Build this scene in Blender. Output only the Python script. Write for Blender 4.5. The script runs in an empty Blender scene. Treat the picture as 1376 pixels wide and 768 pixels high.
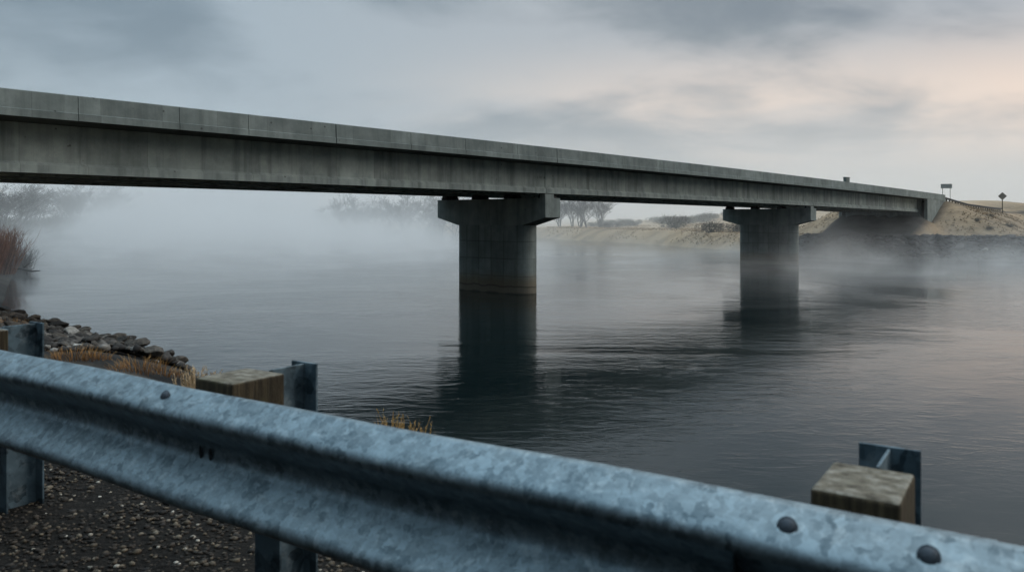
import bpy, math, random
import numpy as np
from mathutils import Vector, noise as mnoise

random.seed(7)
RNG = np.random.default_rng(7)
sc = bpy.context.scene
COL = sc.collection
R = math.radians

# ------------------------------------------------------------------ layout
H = 5.25                       # eye height above the water
F = 1070.0 / 1376.0            # focal length in picture widths
TH = R(41.6)
U = (math.sin(TH), math.cos(TH))          # along the bridge
V = (-math.cos(TH), math.sin(TH))         # across it, upstream
P0 = (2.37, 54.0)
RAIL_D = (0.833, -0.553)
RAIL_N = (0.553, 0.833)
RAIL_C = (0.0, 1.535)
GZ = H - 1.19                  # gravel level under the guardrail

def from_bridge(s, r):
    return (P0[0] + U[0]*s + V[0]*r, P0[1] + U[1]*s + V[1]*r)
def at(px, depth):             # lateral position of a picture column (1376 wide) at a depth
    return ((px - 688.0) / 1070.0 * depth, depth)
def sag(s):
    return -0.003*s - 5.3e-5*s*s

NEAR_BANK = [(90,-60),(45,-18),(25,0),(8,8.2),(0,13.2),(-4.5,18.3),(-7.8,23.4),(-11.3,27.6),(-14.2,30.2),(-26.8,41.5),
             (-47,75),(-82,128),(-120,190),(-163,270),(-203,360),(-243,470),(-288,600),(-335,760),(-700,1700),(-1500,3000)]
FAR_BANK = [(-900,3000),(-420,1500),(-210,800),(-100,468),(-27,312),(12,204),(27,170),(35,138),(41,112),(51,105.5),(65,99),(100,75),(170,25),(300,-60)]

# ------------------------------------------------------------------ object helpers
def tag(o, label=None, cat=None, group=None, kind=None):
    if label: o['label'] = label
    if cat: o['category'] = cat
    if group: o['group'] = group
    if kind: o['kind'] = kind
    return o
def empty(name, loc=(0,0,0), rz=0.0, label=None, cat=None, group=None):
    o = bpy.data.objects.new(name, None); COL.objects.link(o)
    o.location = loc; o.rotation_euler = (0,0,rz); o.empty_display_size = .2
    return tag(o, label, cat, group)
def copy_tree(o, parent=None):
    kids = [c for c in bpy.data.objects if c.parent == o]
    c = o.copy(); COL.objects.link(c)
    if parent is not None: c.parent = parent
    for k in kids: copy_tree(k, c)
    return c

class MB:
    """collects verts and faces of ONE mesh object"""
    def __init__(self): self.v=[]; self.f=[]; self.c=[]
    def add(self, vs, fs, c=None):
        b=len(self.v); self.v+= [tuple(p) for p in vs]; self.f += [tuple(i+b for i in f) for f in fs]
        self.c += [c if c is not None else 0.5]*len(vs)
    def box(self, x0,x1,y0,y1,z0,z1):
        self.add([(x0,y0,z0),(x1,y0,z0),(x1,y1,z0),(x0,y1,z0),(x0,y0,z1),(x1,y0,z1),(x1,y1,z1),(x0,y1,z1)],
                 [(3,2,1,0),(4,5,6,7),(0,1,5,4),(1,2,6,5),(2,3,7,6),(3,0,4,7)])
    def prism(self, rings, close=True, caps=True):
        """loft a list of equally long rings"""
        n=len(rings[0]); vs=[p for r in rings for p in r]; fs=[]
        for k in range(len(rings)-1):
            for i in range(n if close else n-1):
                j=(i+1)%n; fs.append((k*n+i,k*n+j,(k+1)*n+j,(k+1)*n+i))
        if caps and close:
            fs.append(tuple(range(n-1,-1,-1))); fs.append(tuple((len(rings)-1)*n+i for i in range(n)))
        self.add(vs,fs)
    def tube(self, pts, rads, n=5, c=None, cap=True):
        pts=[Vector(p) for p in pts]; rings=[]
        for i,p in enumerate(pts):
            d=(pts[min(i+1,len(pts)-1)]-pts[max(i-1,0)])
            if d.length<1e-9: d=Vector((0,0,1))
            d.normalize()
            a=d.cross(Vector((0,0,1)) if abs(d.z)<.9 else Vector((1,0,0))).normalized(); b=d.cross(a)
            rings.append([p+(a*math.cos(2*math.pi*k/n)+b*math.sin(2*math.pi*k/n))*rads[i] for k in range(n)])
        vs=[q for r in rings for q in r]; fs=[]
        for k in range(len(pts)-1):
            for i in range(n):
                j=(i+1)%n; fs.append((k*n+i,k*n+j,(k+1)*n+j,(k+1)*n+i))
        if cap and n>2:
            fs.append(tuple(range(n-1,-1,-1))); fs.append(tuple((len(pts)-1)*n+i for i in range(n)))
        self.add(vs,fs,c)
    def mesh(self, name, mat, smooth=False):
        me=bpy.data.meshes.new(name); me.from_pydata(self.v,[],self.f); me.update()
        if mat: me.materials.append(mat)
        if smooth: me.polygons.foreach_set('use_smooth',[True]*len(me.polygons))
        at_=me.attributes.new('shade','FLOAT','POINT'); at_.data.foreach_set('value',self.c)
        return me
    def build(self, name, mat, parent=None, smooth=False, bevel=0, loc=None):
        o=bpy.data.objects.new(name,self.mesh(name,mat,smooth)); COL.objects.link(o)
        if parent is not None: o.parent=parent
        if loc: o.location=loc
        if bevel:
            m=o.modifiers.new('b','BEVEL'); m.width=bevel; m.segments=2; m.limit_method='ANGLE'; m.angle_limit=R(40)
        return o

# ------------------------------------------------------------------ material helpers
class NT:
    def __init__(self, tree): self.t=tree; self.n=tree.nodes; self.l=tree.links
    def node(self, typ, ins=None, **kw):
        nd=self.n.new(typ)
        for k,v in kw.items(): setattr(nd,k,v)
        for k,v in (ins or {}).items(): self.set(nd.inputs[k],v)
        return nd
    def set(self, sock, v):
        if hasattr(v,'is_output') or isinstance(v, bpy.types.NodeSocket): self.l.new(v,sock)
        else: sock.default_value=v
    def math(self, op, a, b=0.0, c=None, clamp=False):
        nd=self.node('ShaderNodeMath',operation=op,use_clamp=clamp); self.set(nd.inputs[0],a); self.set(nd.inputs[1],b)
        if c is not None: self.set(nd.inputs[2],c)
        return nd.outputs[0]
    def noise(self, vec, scale, detail=4, rough=.55, dist=0.0):
        nd=self.node('ShaderNodeTexNoise',{'Scale':scale,'Detail':detail,'Roughness':rough,'Distortion':dist})
        if vec is not None: self.l.new(vec,nd.inputs['Vector'])
        return nd.outputs['Fac']
    def scale(self, vec, xyz):
        nd=self.node('ShaderNodeMapping'); nd.inputs['Scale'].default_value=xyz; self.l.new(vec,nd.inputs['Vector']); return nd.outputs[0]
    def ramp(self, fac, stops, interp='LINEAR'):
        nd=self.node('ShaderNodeValToRGB'); nd.color_ramp.interpolation=interp
        el=nd.color_ramp.elements
        while len(el)>1: el.remove(el[-1])
        for i,(p,c) in enumerate(stops):
            e=el[0] if i==0 else el.new(p)
            e.position=p; e.color=(c,c,c,1) if not hasattr(c,'__len__') else tuple(c)+(1,)
        self.set(nd.inputs[0],fac); return nd.outputs[0]
    def mix(self, fac, a, b, blend='MIX'):
        nd=self.node('ShaderNodeMix',data_type='RGBA',blend_type=blend)
        self.set(nd.inputs[0],fac)
        for s,v in ((nd.inputs[6],a),(nd.inputs[7],b)):
            if not isinstance(v,bpy.types.NodeSocket): v=tuple(v)+(1,) if len(v)==3 else v
            self.set(s,v)
        return nd.outputs[2]
    def range(self, v, a, b, c=0.0, d=1.0, smooth=True):
        nd=self.node('ShaderNodeMapRange',interpolation_type='SMOOTHSTEP' if smooth else 'LINEAR')
        for i,x in enumerate((v,a,b,c,d)): self.set(nd.inputs[i],x)
        return nd.outputs[0]
    def bump(self, h, strength=.5, dist=.02, normal=None):
        nd=self.node('ShaderNodeBump',{'Strength':strength,'Distance':dist,'Height':h})
        if normal is not None: self.l.new(normal,nd.inputs['Normal'])
        return nd.outputs[0]
def mat(name):
    m=bpy.data.materials.new(name); m.use_nodes=True; t=NT(m.node_tree)
    b=m.node_tree.nodes['Principled BSDF']; b.inputs['Specular IOR Level'].default_value=.3
    return m,t,b
def objco(t): return t.node('ShaderNodeTexCoord').outputs['Object']
def sep(t,v):
    s=t.node('ShaderNodeSeparateXYZ'); t.l.new(v,s.inputs[0]); return s.outputs

def simple_mat(name, col, rough=.8, var=.35, scale=6., metal=0., bump=.0, c2=None):
    m,t,b=mat(name); co=objco(t)
    n=t.noise(co,scale,5,.6)
    hi=c2 or tuple(min(1,c*(1+var)) for c in col); lo=tuple(c*(1-var) for c in col)
    t.set(b.inputs['Base Color'],t.ramp(n,[(.3,lo),(.7,hi)])); b.inputs['Roughness'].default_value=rough; b.inputs['Metallic'].default_value=metal
    if bump: t.set(b.inputs['Normal'],t.bump(n,bump,.02))
    return m

def concrete(name, tone=1.0, pier=False, streak=.6):
    m,t,b=mat(name); co=objco(t); x,y,z=sep(t,co)
    big=t.noise(co,.22,4,.6)
    mid=t.noise(co,1.1,7,.65)
    fine=t.noise(co,9,4,.7)
    st=t.noise(t.scale(co,(2.3,2.3,.16)),1.0,5,.6)
    st2=t.noise(t.scale(co,(.9,.9,.05)),1.0,3,.5)
    base=t.ramp(mid,[(.25,tuple(c*tone for c in (.165,.178,.170))),(.5,tuple(c*tone for c in (.255,.266,.253))),(.78,tuple(c*tone for c in (.37,.375,.35)))])
    base=t.mix(t.math('MULTIPLY',t.ramp(st,[(.47,0.),(.68,1.)]),streak),base,(.10*tone,.108*tone,.104*tone))
    base=t.mix(t.math('MULTIPLY',t.ramp(st2,[(.52,0.),(.62,1.)]),.3*streak),base,(.44*tone,.44*tone,.41*tone))
    base=t.mix(t.math('MULTIPLY',t.ramp(big,[(.42,0.),(.62,1.)]),.35),base,(.15*tone,.16*tone,.152*tone))
    base=t.mix(t.math('MULTIPLY',t.ramp(fine,[(.62,0.),(.72,1.)]),.4),base,(.09*tone,.095*tone,.09*tone))
    base=t.mix(1.,base,(1.07,1.19,1.20),'MULTIPLY')
    # form-panel tone differences
    cell=t.node('ShaderNodeTexWhiteNoise',noise_dimensions='3D')
    fx=t.math('FLOOR',t.math('DIVIDE',x,2.44)); fy=t.math('FLOOR',t.math('DIVIDE',y,1.22)); fz=t.math('FLOOR',t.math('DIVIDE',z,1.22 if pier else 40.))
    cv=t.node('ShaderNodeCombineXYZ',{'X':fx,'Y':fy,'Z':fz}); t.l.new(cv.outputs[0],cell.inputs['Vector'])
    base=t.mix(.9,base,t.ramp(cell.outputs['Value'],[(0.,.82),(1.,1.12)]),'MULTIPLY')
    # form joints
    def line(c,period,w):
        f=t.math('FRACT',t.math('DIVIDE',c,period)); d=t.math('ABSOLUTE',t.math('SUBTRACT',f,.5)); return t.range(d,.5-w/period,.5,0,1)
    if pier:
        ln=t.math('MAXIMUM',t.math('MAXIMUM',line(y,1.22,.055),line(z,1.22,.05)),0)
        base=t.mix(t.math('MULTIPLY',ln,t.range(big,.35,.65,.1,.75)),base,(.05*tone,.055*tone,.053*tone))
        # tide mark
        wob=t.math('MULTIPLY_ADD',t.noise(t.scale(co,(.7,.7,.0)),1.,3),.5,z)
        base=t.mix(t.math('MULTIPLY',t.range(wob,1.95,.95),.72),base,(.150,.112,.064))
        base=t.mix(t.math('MULTIPLY',t.range(wob,.74,.60),.7),base,(.15,.135,.105))
        base=t.mix(t.math('MULTIPLY',t.math('MULTIPLY',t.range(wob,.66,.72),t.range(wob,.82,.76)),.7),base,(.04,.038,.03))
        base=t.mix(t.math('MULTIPLY',t.range(wob,.34,.27),.8),base,(.05,.05,.042))
    else:
        base=t.mix(t.math('MULTIPLY',line(x,2.44,.02),.35),base,(.06*tone,.064*tone,.06*tone))
        dots=t.node('ShaderNodeTexVoronoi',{'Scale':1.35},feature='F1'); t.l.new(co,dots.inputs['Vector'])
        base=t.mix(t.math('MULTIPLY',t.range(dots.outputs['Distance'],.085,.04),.7),base,(.045*tone,.045*tone,.042*tone))
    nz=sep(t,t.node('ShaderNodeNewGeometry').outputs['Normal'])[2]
    base=t.mix(t.math('MULTIPLY',t.range(nz,-.5,-.95),.75),base,(.035,.038,.034))  # soffit shade painted into the colour: downward faces go near black
    t.set(b.inputs['Base Color'],base); b.inputs['Roughness'].default_value=.85
    t.set(b.inputs['Normal'],t.bump(t.math('ADD',mid,t.math('MULTIPLY',fine,.5)),.35,.03))
    return m

def steel(name, col=(.33,.42,.49), dark=(.11,.16,.20), rough=.5, metal=.75, sc_=1.0, white=.5):
    m,t,b=mat(name); co=objco(t)
    wob=t.node('ShaderNodeTexNoise',{'Scale':30*sc_,'Detail':2}); t.l.new(co,wob.inputs['Vector'])
    wv=t.mix(.03,co,wob.outputs['Color'],'ADD')
    vo=t.node('ShaderNodeTexVoronoi',{'Scale':26*sc_,'Randomness':1.}); t.l.new(wv,vo.inputs['Vector'])
    vo2=t.node('ShaderNodeTexVoronoi',{'Scale':58*sc_}); t.l.new(wv,vo2.inputs['Vector'])
    bw=t.node('ShaderNodeRGBToBW'); t.l.new(vo.outputs['Color'],bw.inputs[0]); bw2=t.node('ShaderNodeRGBToBW'); t.l.new(vo2.outputs['Color'],bw2.inputs[0])
    cloud=t.noise(t.scale(co,(1,1.5,2.2)),5*sc_,6,.65,.6); blot=t.noise(co,17*sc_,5,.7,.3)
    f=t.math('ADD',t.math('MULTIPLY',bw.outputs[0],.42),t.math('ADD',t.math('MULTIPLY',bw2.outputs[0],.20),t.math('MULTIPLY',cloud,.56)))
    c=t.ramp(f,[(.36,dark),(.60,col),(.84,tuple(min(1,x*1.45) for x in col))])
    c=t.mix(t.math('MULTIPLY',t.ramp(blot,[(.54,0.),(.66,1.)]),white),c,(.42,.48,.50))
    grime=t.math('ADD',t.math('MULTIPLY',t.noise(t.scale(co,(1.2,3,9)),1.6,6,.7,.8),.7),t.math('MULTIPLY',t.noise(t.scale(co,(30,8,3)),1.,3,.6),.3))
    c=t.mix(t.math('MULTIPLY',t.ramp(grime,[(.52,0.),(.68,1.)]),.32),c,(.075,.078,.072))
    t.set(b.inputs['Base Color'],c); b.inputs['Metallic'].default_value=metal
    t.set(b.inputs['Roughness'],t.math('ADD',t.math('MULTIPLY',f,.25),rough-.12))
    t.set(b.inputs['Normal'],t.bump(t.math('ADD',f,t.math('MULTIPLY',blot,.6)),.22,.004))
    return m

M={}
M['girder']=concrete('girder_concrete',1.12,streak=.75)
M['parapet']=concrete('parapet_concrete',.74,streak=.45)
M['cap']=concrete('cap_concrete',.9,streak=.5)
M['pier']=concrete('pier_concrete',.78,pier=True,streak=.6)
M['rail']=steel('galvanised_rail',(.185,.232,.256),(.090,.120,.137),.45,.8,1.9,.45)
M['post']=steel('galvanised_post',(.085,.125,.15),(.022,.036,.046),.55,.6,.8,.22)
M['bolt']=simple_mat('bolt_steel',(.05,.06,.072),.5,.4,60,.6)
M['dark']=simple_mat('dark_recess',(.01,.012,.014),.9,.2,10)
M['bearing']=simple_mat('bearing_rubber',(.03,.03,.03),.8)
M['farsteel']=simple_mat('dull_steel',(.05,.052,.055),.8,.3,3)
M['sign_back']=simple_mat('sign_sheet',(.34,.35,.335),.6,.15,3,.0)
M['sign_face']=simple_mat('weathered_sign_face',(.24,.22,.19),.6,.25,5)
M['stencil']=simple_mat('stencil_paint',(.03,.033,.032),.8)

def wood_mat():
    m,t,b=mat('weathered_timber'); co=objco(t); x,y,z=sep(t,co)
    g=t.noise(t.scale(co,(60,60,4)),1.,5,.65,.4); moss=t.noise(co,14,5,.6); bl=t.noise(co,28,5,.7)
    side=t.ramp(g,[(.3,(.014,.011,.007)),(.5,(.05,.038,.022)),(.72,(.12,.092,.052))])
    side=t.mix(t.math('MULTIPLY',t.ramp(moss,[(.55,0.),(.72,1.)]),.4),side,(.06,.062,.025))
    rings=t.node('ShaderNodeTexWave',{'Scale':9.,'Distortion':3.,'Detail':3.},wave_type='RINGS'); t.l.new(t.scale(co,(1,1,.05)),rings.inputs['Vector'])
    topc=t.ramp(bl,[(.3,(.045,.037,.025)),(.5,(.16,.14,.105)),(.75,(.36,.34,.29))])
    topc=t.mix(.25,topc,rings.outputs['Color'],'MULTIPLY')
    topc=t.mix(t.math('MULTIPLY',t.ramp(moss,[(.58,0.),(.70,1.)]),.55),topc,(.065,.062,.018))
    nz=t.node('ShaderNodeNewGeometry').outputs['Normal']; up=t.range(sep(t,nz)[2],.5,.9)
    t.set(b.inputs['Base Color'],t.mix(up,side,topc)); b.inputs['Roughness'].default_value=.9
    t.set(b.inputs['Normal'],t.bump(t.math('ADD',g,bl),.6,.006)); return m
M['wood']=wood_mat()

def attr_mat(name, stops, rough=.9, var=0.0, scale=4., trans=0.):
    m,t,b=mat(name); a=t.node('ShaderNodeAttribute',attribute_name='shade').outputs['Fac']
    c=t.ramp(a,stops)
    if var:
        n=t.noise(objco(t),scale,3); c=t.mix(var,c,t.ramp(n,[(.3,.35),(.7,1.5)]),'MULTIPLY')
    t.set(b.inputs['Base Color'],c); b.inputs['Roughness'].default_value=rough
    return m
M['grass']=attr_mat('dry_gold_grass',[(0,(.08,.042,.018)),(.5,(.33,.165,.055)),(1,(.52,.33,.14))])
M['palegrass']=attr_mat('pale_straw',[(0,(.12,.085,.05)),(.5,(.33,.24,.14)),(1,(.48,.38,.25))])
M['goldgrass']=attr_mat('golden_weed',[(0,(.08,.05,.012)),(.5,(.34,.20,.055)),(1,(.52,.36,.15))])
M['willow']=attr_mat('red_willow_stem',[(0,(.035,.018,.012)),(.5,(.15,.055,.028)),(1,(.24,.12,.07))])
M['twig']=attr_mat('bare_twig',[(0,(.022,.02,.018)),(1,(.07,.065,.06))])
M['bark']=simple_mat('bare_bark',(.045,.042,.04),.9,.4,5)
M['sage']=attr_mat('sagebrush',[(0,(.03,.03,.026)),(1,(.12,.115,.09))])
M['driftwood']=simple_mat('wet_driftwood',(.03,.026,.024),.7,.4,9)

def rock_mat(name, lo, mid, hi):
    m,t,b=mat(name); co=objco(t); oi=t.node('ShaderNodeObjectInfo')
    off=t.node('ShaderNodeVectorMath',operation='MULTIPLY_ADD'); t.l.new(oi.outputs['Random'],off.inputs[0]); off.inputs[1].default_value=(31,17,53); t.l.new(co,off.inputs[2])
    n=t.noise(off.outputs[0],2.6,7,.68); n2=t.noise(off.outputs[0],9,4,.7)
    c=t.ramp(n,[(.3,lo),(.52,mid),(.75,hi)])
    c=t.mix(1.,c,t.ramp(oi.outputs['Random'],[(0.,(.42,.42,.43)),(.4,(.85,.83,.80)),(.7,(1.05,.96,.84)),(1.,(1.45,1.42,1.36))]),'MULTIPLY')
    c=t.mix(t.math('MULTIPLY',t.ramp(n2,[(.56,0.),(.66,1.)]),.5),c,tuple(h*1.4 for h in hi))
    wz=sep(t,t.node('ShaderNodeNewGeometry').outputs['Position'])[2]
    c=t.mix(t.math('MULTIPLY',t.range(wz,.28,.08),.75),c,(.012,.012,.012))
    t.set(b.inputs['Base Color'],c); b.inputs['Roughness'].default_value=.8
    t.set(b.inputs['Normal'],t.bump(t.math('ADD',n,t.math('MULTIPLY',n2,.5)),.7,.06)); return m
M['rock']=rock_mat('basalt_rock',(.018,.018,.019),(.062,.058,.054),(.15,.14,.125))
M['palerock']=rock_mat('pale_rock',(.12,.12,.12),(.30,.30,.29),(.5,.49,.46))
M['farrock']=rock_mat('dark_riprap',(.012,.013,.014),(.038,.038,.038),(.085,.082,.078))

# ------------------------------------------------------------------ terrain
def seg_dist(px,py,poly):
    d=np.full(px.shape,1e9)
    for (ax,ay),(bx,by) in zip(poly[:-1],poly[1:]):
        dx,dy=bx-ax,by-ay; tt=np.clip(((px-ax)*dx+(py-ay)*dy)/(dx*dx+dy*dy),0,1)
        d=np.minimum(d,np.hypot(px-ax-tt*dx,py-ay-tt*dy))
    return d
RIVER=NEAR_BANK+FAR_BANK
def inside(px,py,poly):
    c=np.zeros(px.shape,bool); n=len(poly); j=n-1
    for i in range(n):
        xi,yi=poly[i]; xj,yj=poly[j]
        if yi!=yj:
            c^=((yi>py)!=(yj>py))&(px<(xj-xi)*(py-yi)/(yj-yi)+xi)
        j=i
    return c
def sstep(x,a,b):
    t=np.clip((x-a)/(b-a),0,1); return t*t*(3-2*t)
def fbm(x,y,seed=0):
    z=np.zeros(np.shape(x)); a=1.; 
    r=np.random.default_rng(seed)
    for o in range(5):
        f=2.0**o
        for k in range(3):
            an=r.uniform(0,6.28); ph=r.uniform(0,6.28); ff=f*r.uniform(.7,1.4)
            z=z+a/3*np.sin(ff*(x*np.cos(an)+y*np.sin(an))+ph+1.3*np.sin(ff*.6*(y*np.cos(an)-x*np.sin(an))+ph*2))
        a*=.55
    return z
ROAD_S=[-400,-120,-60,-47,89,99,118,138,200,400]
ROAD_Z=[4.5,6.5,8.2,9.0,8.55,8.3,7.25,6.85,6.5,8.0]
def terrain(px,py):
    px=np.asarray(px,float); py=np.asarray(py,float)
    dn=seg_dist(px,py,NEAR_BANK); df=seg_dist(px,py,FAR_BANK); ins=inside(px,py,RIVER)
    s=(px-P0[0])*U[0]+(py-P0[1])*U[1]; r=(px-P0[0])*V[0]+(py-P0[1])*V[1]
    p=(px-RAIL_C[0])*RAIL_N[0]+(py-RAIL_C[1])*RAIL_N[1]
    wob=fbm(px*.45,py*.45,3)
    # near bank
    low=1.15+.25*wob*sstep(dn,1,5)+1.0*sstep(dn,8,60)+6*sstep(dn,150,700)
    shelf=low+(GZ-low)*sstep(p,8.8,1.25)
    shelf=np.where(p<1.25,GZ,shelf)
    zn=shelf*np.clip(dn/3.2,0,1)**.85
    zn=np.where(p<1.25,GZ+.012*fbm(px*3,py*3,5),zn)
    # far bank
    zf=2.75*np.clip(df/5.0,0,1)**.8+.25*fbm(px*.12,py*.12,8)*sstep(df,4,14)+1.6*sstep(df,20,150)
    zf+=(7.6+1.0*fbm(px*.011,py*.011,11))*sstep(df,16,205)*sstep(r,0,34)*sstep(260-r,0,120)+(6.3+.9*fbm(px*.011,py*.011,11))*sstep(df,55,300)*(1-sstep(r,0,34)*sstep(260-r,0,120))+(9+5*fbm(px*.0035,py*.0035,12))*sstep(df,420,1400)
    zf*=1-.55*sstep(r,60,220)*sstep(df,0,40)
    z=np.where(dn<df,zn,zf)
    # road embankments at both bridge ends
    rz=np.interp(s,ROAD_S,ROAD_Z)
    lat=np.maximum(np.abs(r-5.2)-6.3,0)
    dfar=np.hypot(np.maximum(99.5-s,0),lat); efar=np.interp(np.maximum(s,99.5),ROAD_S,ROAD_Z)-dfar/2.25
    inb=5.75-np.maximum(88.6-s,0)*.33-np.maximum(np.abs(r-5.2)-6.0,0)/1.2
    efar=np.where(s<89.5,np.maximum(efar,inb),efar)
    efar+=.22*fbm(px*.35,py*.35,21)*sstep(dfar,.5,5)
    dnr=np.hypot(np.maximum(s+52,0),lat); enr=np.interp(np.minimum(s,-52),ROAD_S,ROAD_Z)-dnr/1.6
    land=~ins
    z=np.where(land&(s>40),np.maximum(z,np.where(df<6,np.minimum(efar,.55*df),efar)),z)
    z=np.where(land&(s<-20),np.maximum(z,np.where(dn<3,z,enr)),z)
    bed=-np.minimum(2.2,.75*np.minimum(dn,df))-.02
    z=np.where(ins,bed,z)
    return z
def tz(x,y): return float(terrain(np.array([x]),np.array([y]))[0])

def spaced(lo,hi,a,n):
    u=np.linspace(math.asinh(lo/a),math.asinh(hi/a),n); return a*np.sinh(u)
xs=spaced(-2600,2600,14,560); ys=np.concatenate([np.linspace(-60,-2,30),spaced(-1.6,3200,16,520)])
GX,GY=np.meshgrid(xs,ys); GZv=terrain(GX.ravel(),GY.ravel())
nx,ny=len(xs),len(ys)
gv=np.column_stack([GX.ravel(),GY.ravel(),GZv])
ii=np.arange(ny-1)[:,None]*nx+np.arange(nx-1)[None,:]; ii=ii.ravel()
gf=np.column_stack([ii,ii+1,ii+nx+1,ii+nx])
def np_mesh(name,v,f,mat_,smooth=True,attrs=None):
    me=bpy.data.meshes.new(name); k=f.shape[1]
    me.vertices.add(len(v)); me.vertices.foreach_set('co',v.astype(np.float32).ravel())
    me.loops.add(f.size); me.loops.foreach_set('vertex_index',f.astype(np.int32).ravel())
    me.polygons.add(len(f)); me.polygons.foreach_set('loop_start',np.arange(0,f.size,k,dtype=np.int32)); me.polygons.foreach_set('loop_total',np.full(len(f),k,dtype=np.int32))
    if smooth: me.polygons.foreach_set('use_smooth',np.ones(len(f),bool))
    for an,av in (attrs or {}).items():
        a=me.attributes.new(an,'FLOAT','POINT'); a.data.foreach_set('value',av.astype(np.float32))
    me.update(calc_edges=True); me.validate()
    if mat_: me.materials.append(mat_)
    return me
dnv=seg_dist(gv[:,0],gv[:,1],NEAR_BANK); dfv=seg_dist(gv[:,0],gv[:,1],FAR_BANK)
pv=(gv[:,0]-RAIL_C[0])*RAIL_N[0]+(gv[:,1]-RAIL_C[1])*RAIL_N[1]
sv=(gv[:,0]-P0[0])*U[0]+(gv[:,1]-P0[1])*U[1]; rv=(gv[:,0]-P0[0])*V[0]+(gv[:,1]-P0[1])*V[1]
near=dnv<dfv
a_rock=np.where(near,sstep(dnv,7.5,5.0)*sstep(pv,8,11),sstep(dfv,6.2,4.8)*sstep(rv,22,13))
a_rock=np.maximum(a_rock,np.where(~near,sstep(np.abs(rv-5.2),7.6,6.2)*sstep(sv,60,64),0))
a_grav=np.where(near,sstep(pv,2.2,1.0),0)
def ground_mat():
    m,t,b=mat('ground_earth'); co=objco(t)
    g=lambda n:t.node('ShaderNodeAttribute',attribute_name=n).outputs['Fac']
    n1=t.noise(co,.06,6,.6); n2=t.noise(co,.5,6,.65); n3=t.noise(co,5,5,.7)
    tan=t.ramp(n2,[(.25,(.085,.064,.042)),(.48,(.22,.165,.108)),(.75,(.35,.27,.18))])
    tan=t.mix(t.math('MULTIPLY',t.ramp(n1,[(.45,0.),(.6,1.)]),.6),tan,(.42,.30,.19))
    er=t.noise(t.scale(co,(.25,.25,1.2)),1.,5,.6,1.2)
    tan=t.mix(t.math('MULTIPLY',t.ramp(er,[(.52,0.),(.64,1.)]),.55),tan,(.10,.085,.062))
    tan=t.mix(t.math('MULTIPLY',t.ramp(n3,[(.55,0.),(.7,1.)]),.4),tan,(.075,.06,.04))
    fld=t.ramp(t.noise(t.scale(co,(.06,.16,.1)),1.,7,.7),[(.32,(.16,.115,.072)),(.48,(.34,.245,.150)),(.7,(.46,.345,.22))])
    tan=t.mix(g('field'),tan,fld)
    rk=t.ramp(n2,[(.35,(.014,.014,.014)),(.7,(.05,.048,.045))])
    gr=t.ramp(t.noise(co,55,4,.7),[(.35,(.006,.0055,.005)),(.6,(.018,.016,.014)),(.8,(.045,.04,.034))])
    c=t.mix(g('rocky'),tan,rk); c=t.mix(g('gravelly'),c,gr)
    t.set(b.inputs['Base Color'],c); b.inputs['Roughness'].default_value=.95; b.inputs['Specular IOR Level'].default_value=.1
    t.set(b.inputs['Normal'],t.bump(t.math('ADD',n2,t.math('MULTIPLY',n3,.3)),.8,.25)); return m
ground=bpy.data.objects.new('ground',np_mesh('ground',gv,gf,ground_mat(),True,{'rocky':a_rock,'gravelly':a_grav,'field':np.where(near,0,sstep(rv,14,34))}))
COL.objects.link(ground); tag(ground,kind='structure')

# ------------------------------------------------------------------ water
def water_mat():
    m,t,b=mat('river_water'); co=objco(t)
    warp=t.node('ShaderNodeTexNoise',{'Scale':.12,'Detail':2}); t.l.new(co,warp.inputs['Vector'])
    rot=t.node('ShaderNodeMapping'); rot.inputs['Rotation'].default_value=(0,0,R(12)); rot.inputs['Scale'].default_value=(.55,1.25,1); t.l.new(co,rot.inputs['Vector'])
    wv=t.mix(.8,rot.outputs[0],warp.outputs['Color'],'ADD')
    a=t.noise(wv,.55,3,.5,.4); c2=t.noise(wv,1.7,4,.55,.8); c3=t.noise(wv,5.5,3,.6,.4)
    patch=t.noise(t.scale(co,(.9,1.4,1)),.055,4,.6,1.0)
    calm=t.range(patch,.38,.60,.22,1.25)
    h=t.math('ADD',t.math('MULTIPLY',a,.42),t.math('ADD',t.math('MULTIPLY',t.math('POWER',c2,2.),.62),t.math('MULTIPLY',c3,.15)))
    h=t.math('MULTIPLY',h,calm)
    b.inputs['Base Color'].default_value=(.004,.009,.010,1); b.inputs['Roughness'].default_value=.078
    b.inputs['IOR'].default_value=1.40; b.inputs['Specular IOR Level'].default_value=.5
    t.set(b.inputs['Normal'],t.bump(h,1.0,.030)); return m
w=MB(); w.add([(-2500,-60,0),(400,-60,0),(400,3200,0),(-2500,3200,0)],[(0,1,2,3)])
tag(w.build('water',water_mat()),kind='structure')

# ------------------------------------------------------------------ bridge
br=empty('concrete_bridge',(P0[0],P0[1],0),math.atan2(U[1],U[0]),
         'long grey concrete girder road bridge on hammerhead piers crossing the misty river','bridge')
ZP=H+3.73; ZB=H+1.727; ZT=H+4.70
SPANS=[-46.8,.65,47.5,89.2]
def stations(a,b,n): return [a+(b-a)*i/n for i in range(n+1)]
# deck slab
m=MB(); st=stations(-47,100,48)
m.prism([[(s,-1.17,ZP+.02+sag(s)),(s,-1.17,ZP+.26+sag(s)),(s,11.8,ZP+.26+sag(s)),(s,11.8,ZP+.02+sag(s)),(s,10.6,ZP-.06+sag(s)),(s,.1,ZP-.06+sag(s))] for s in st])
m.build('deck',M['parapet'],br)
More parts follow.
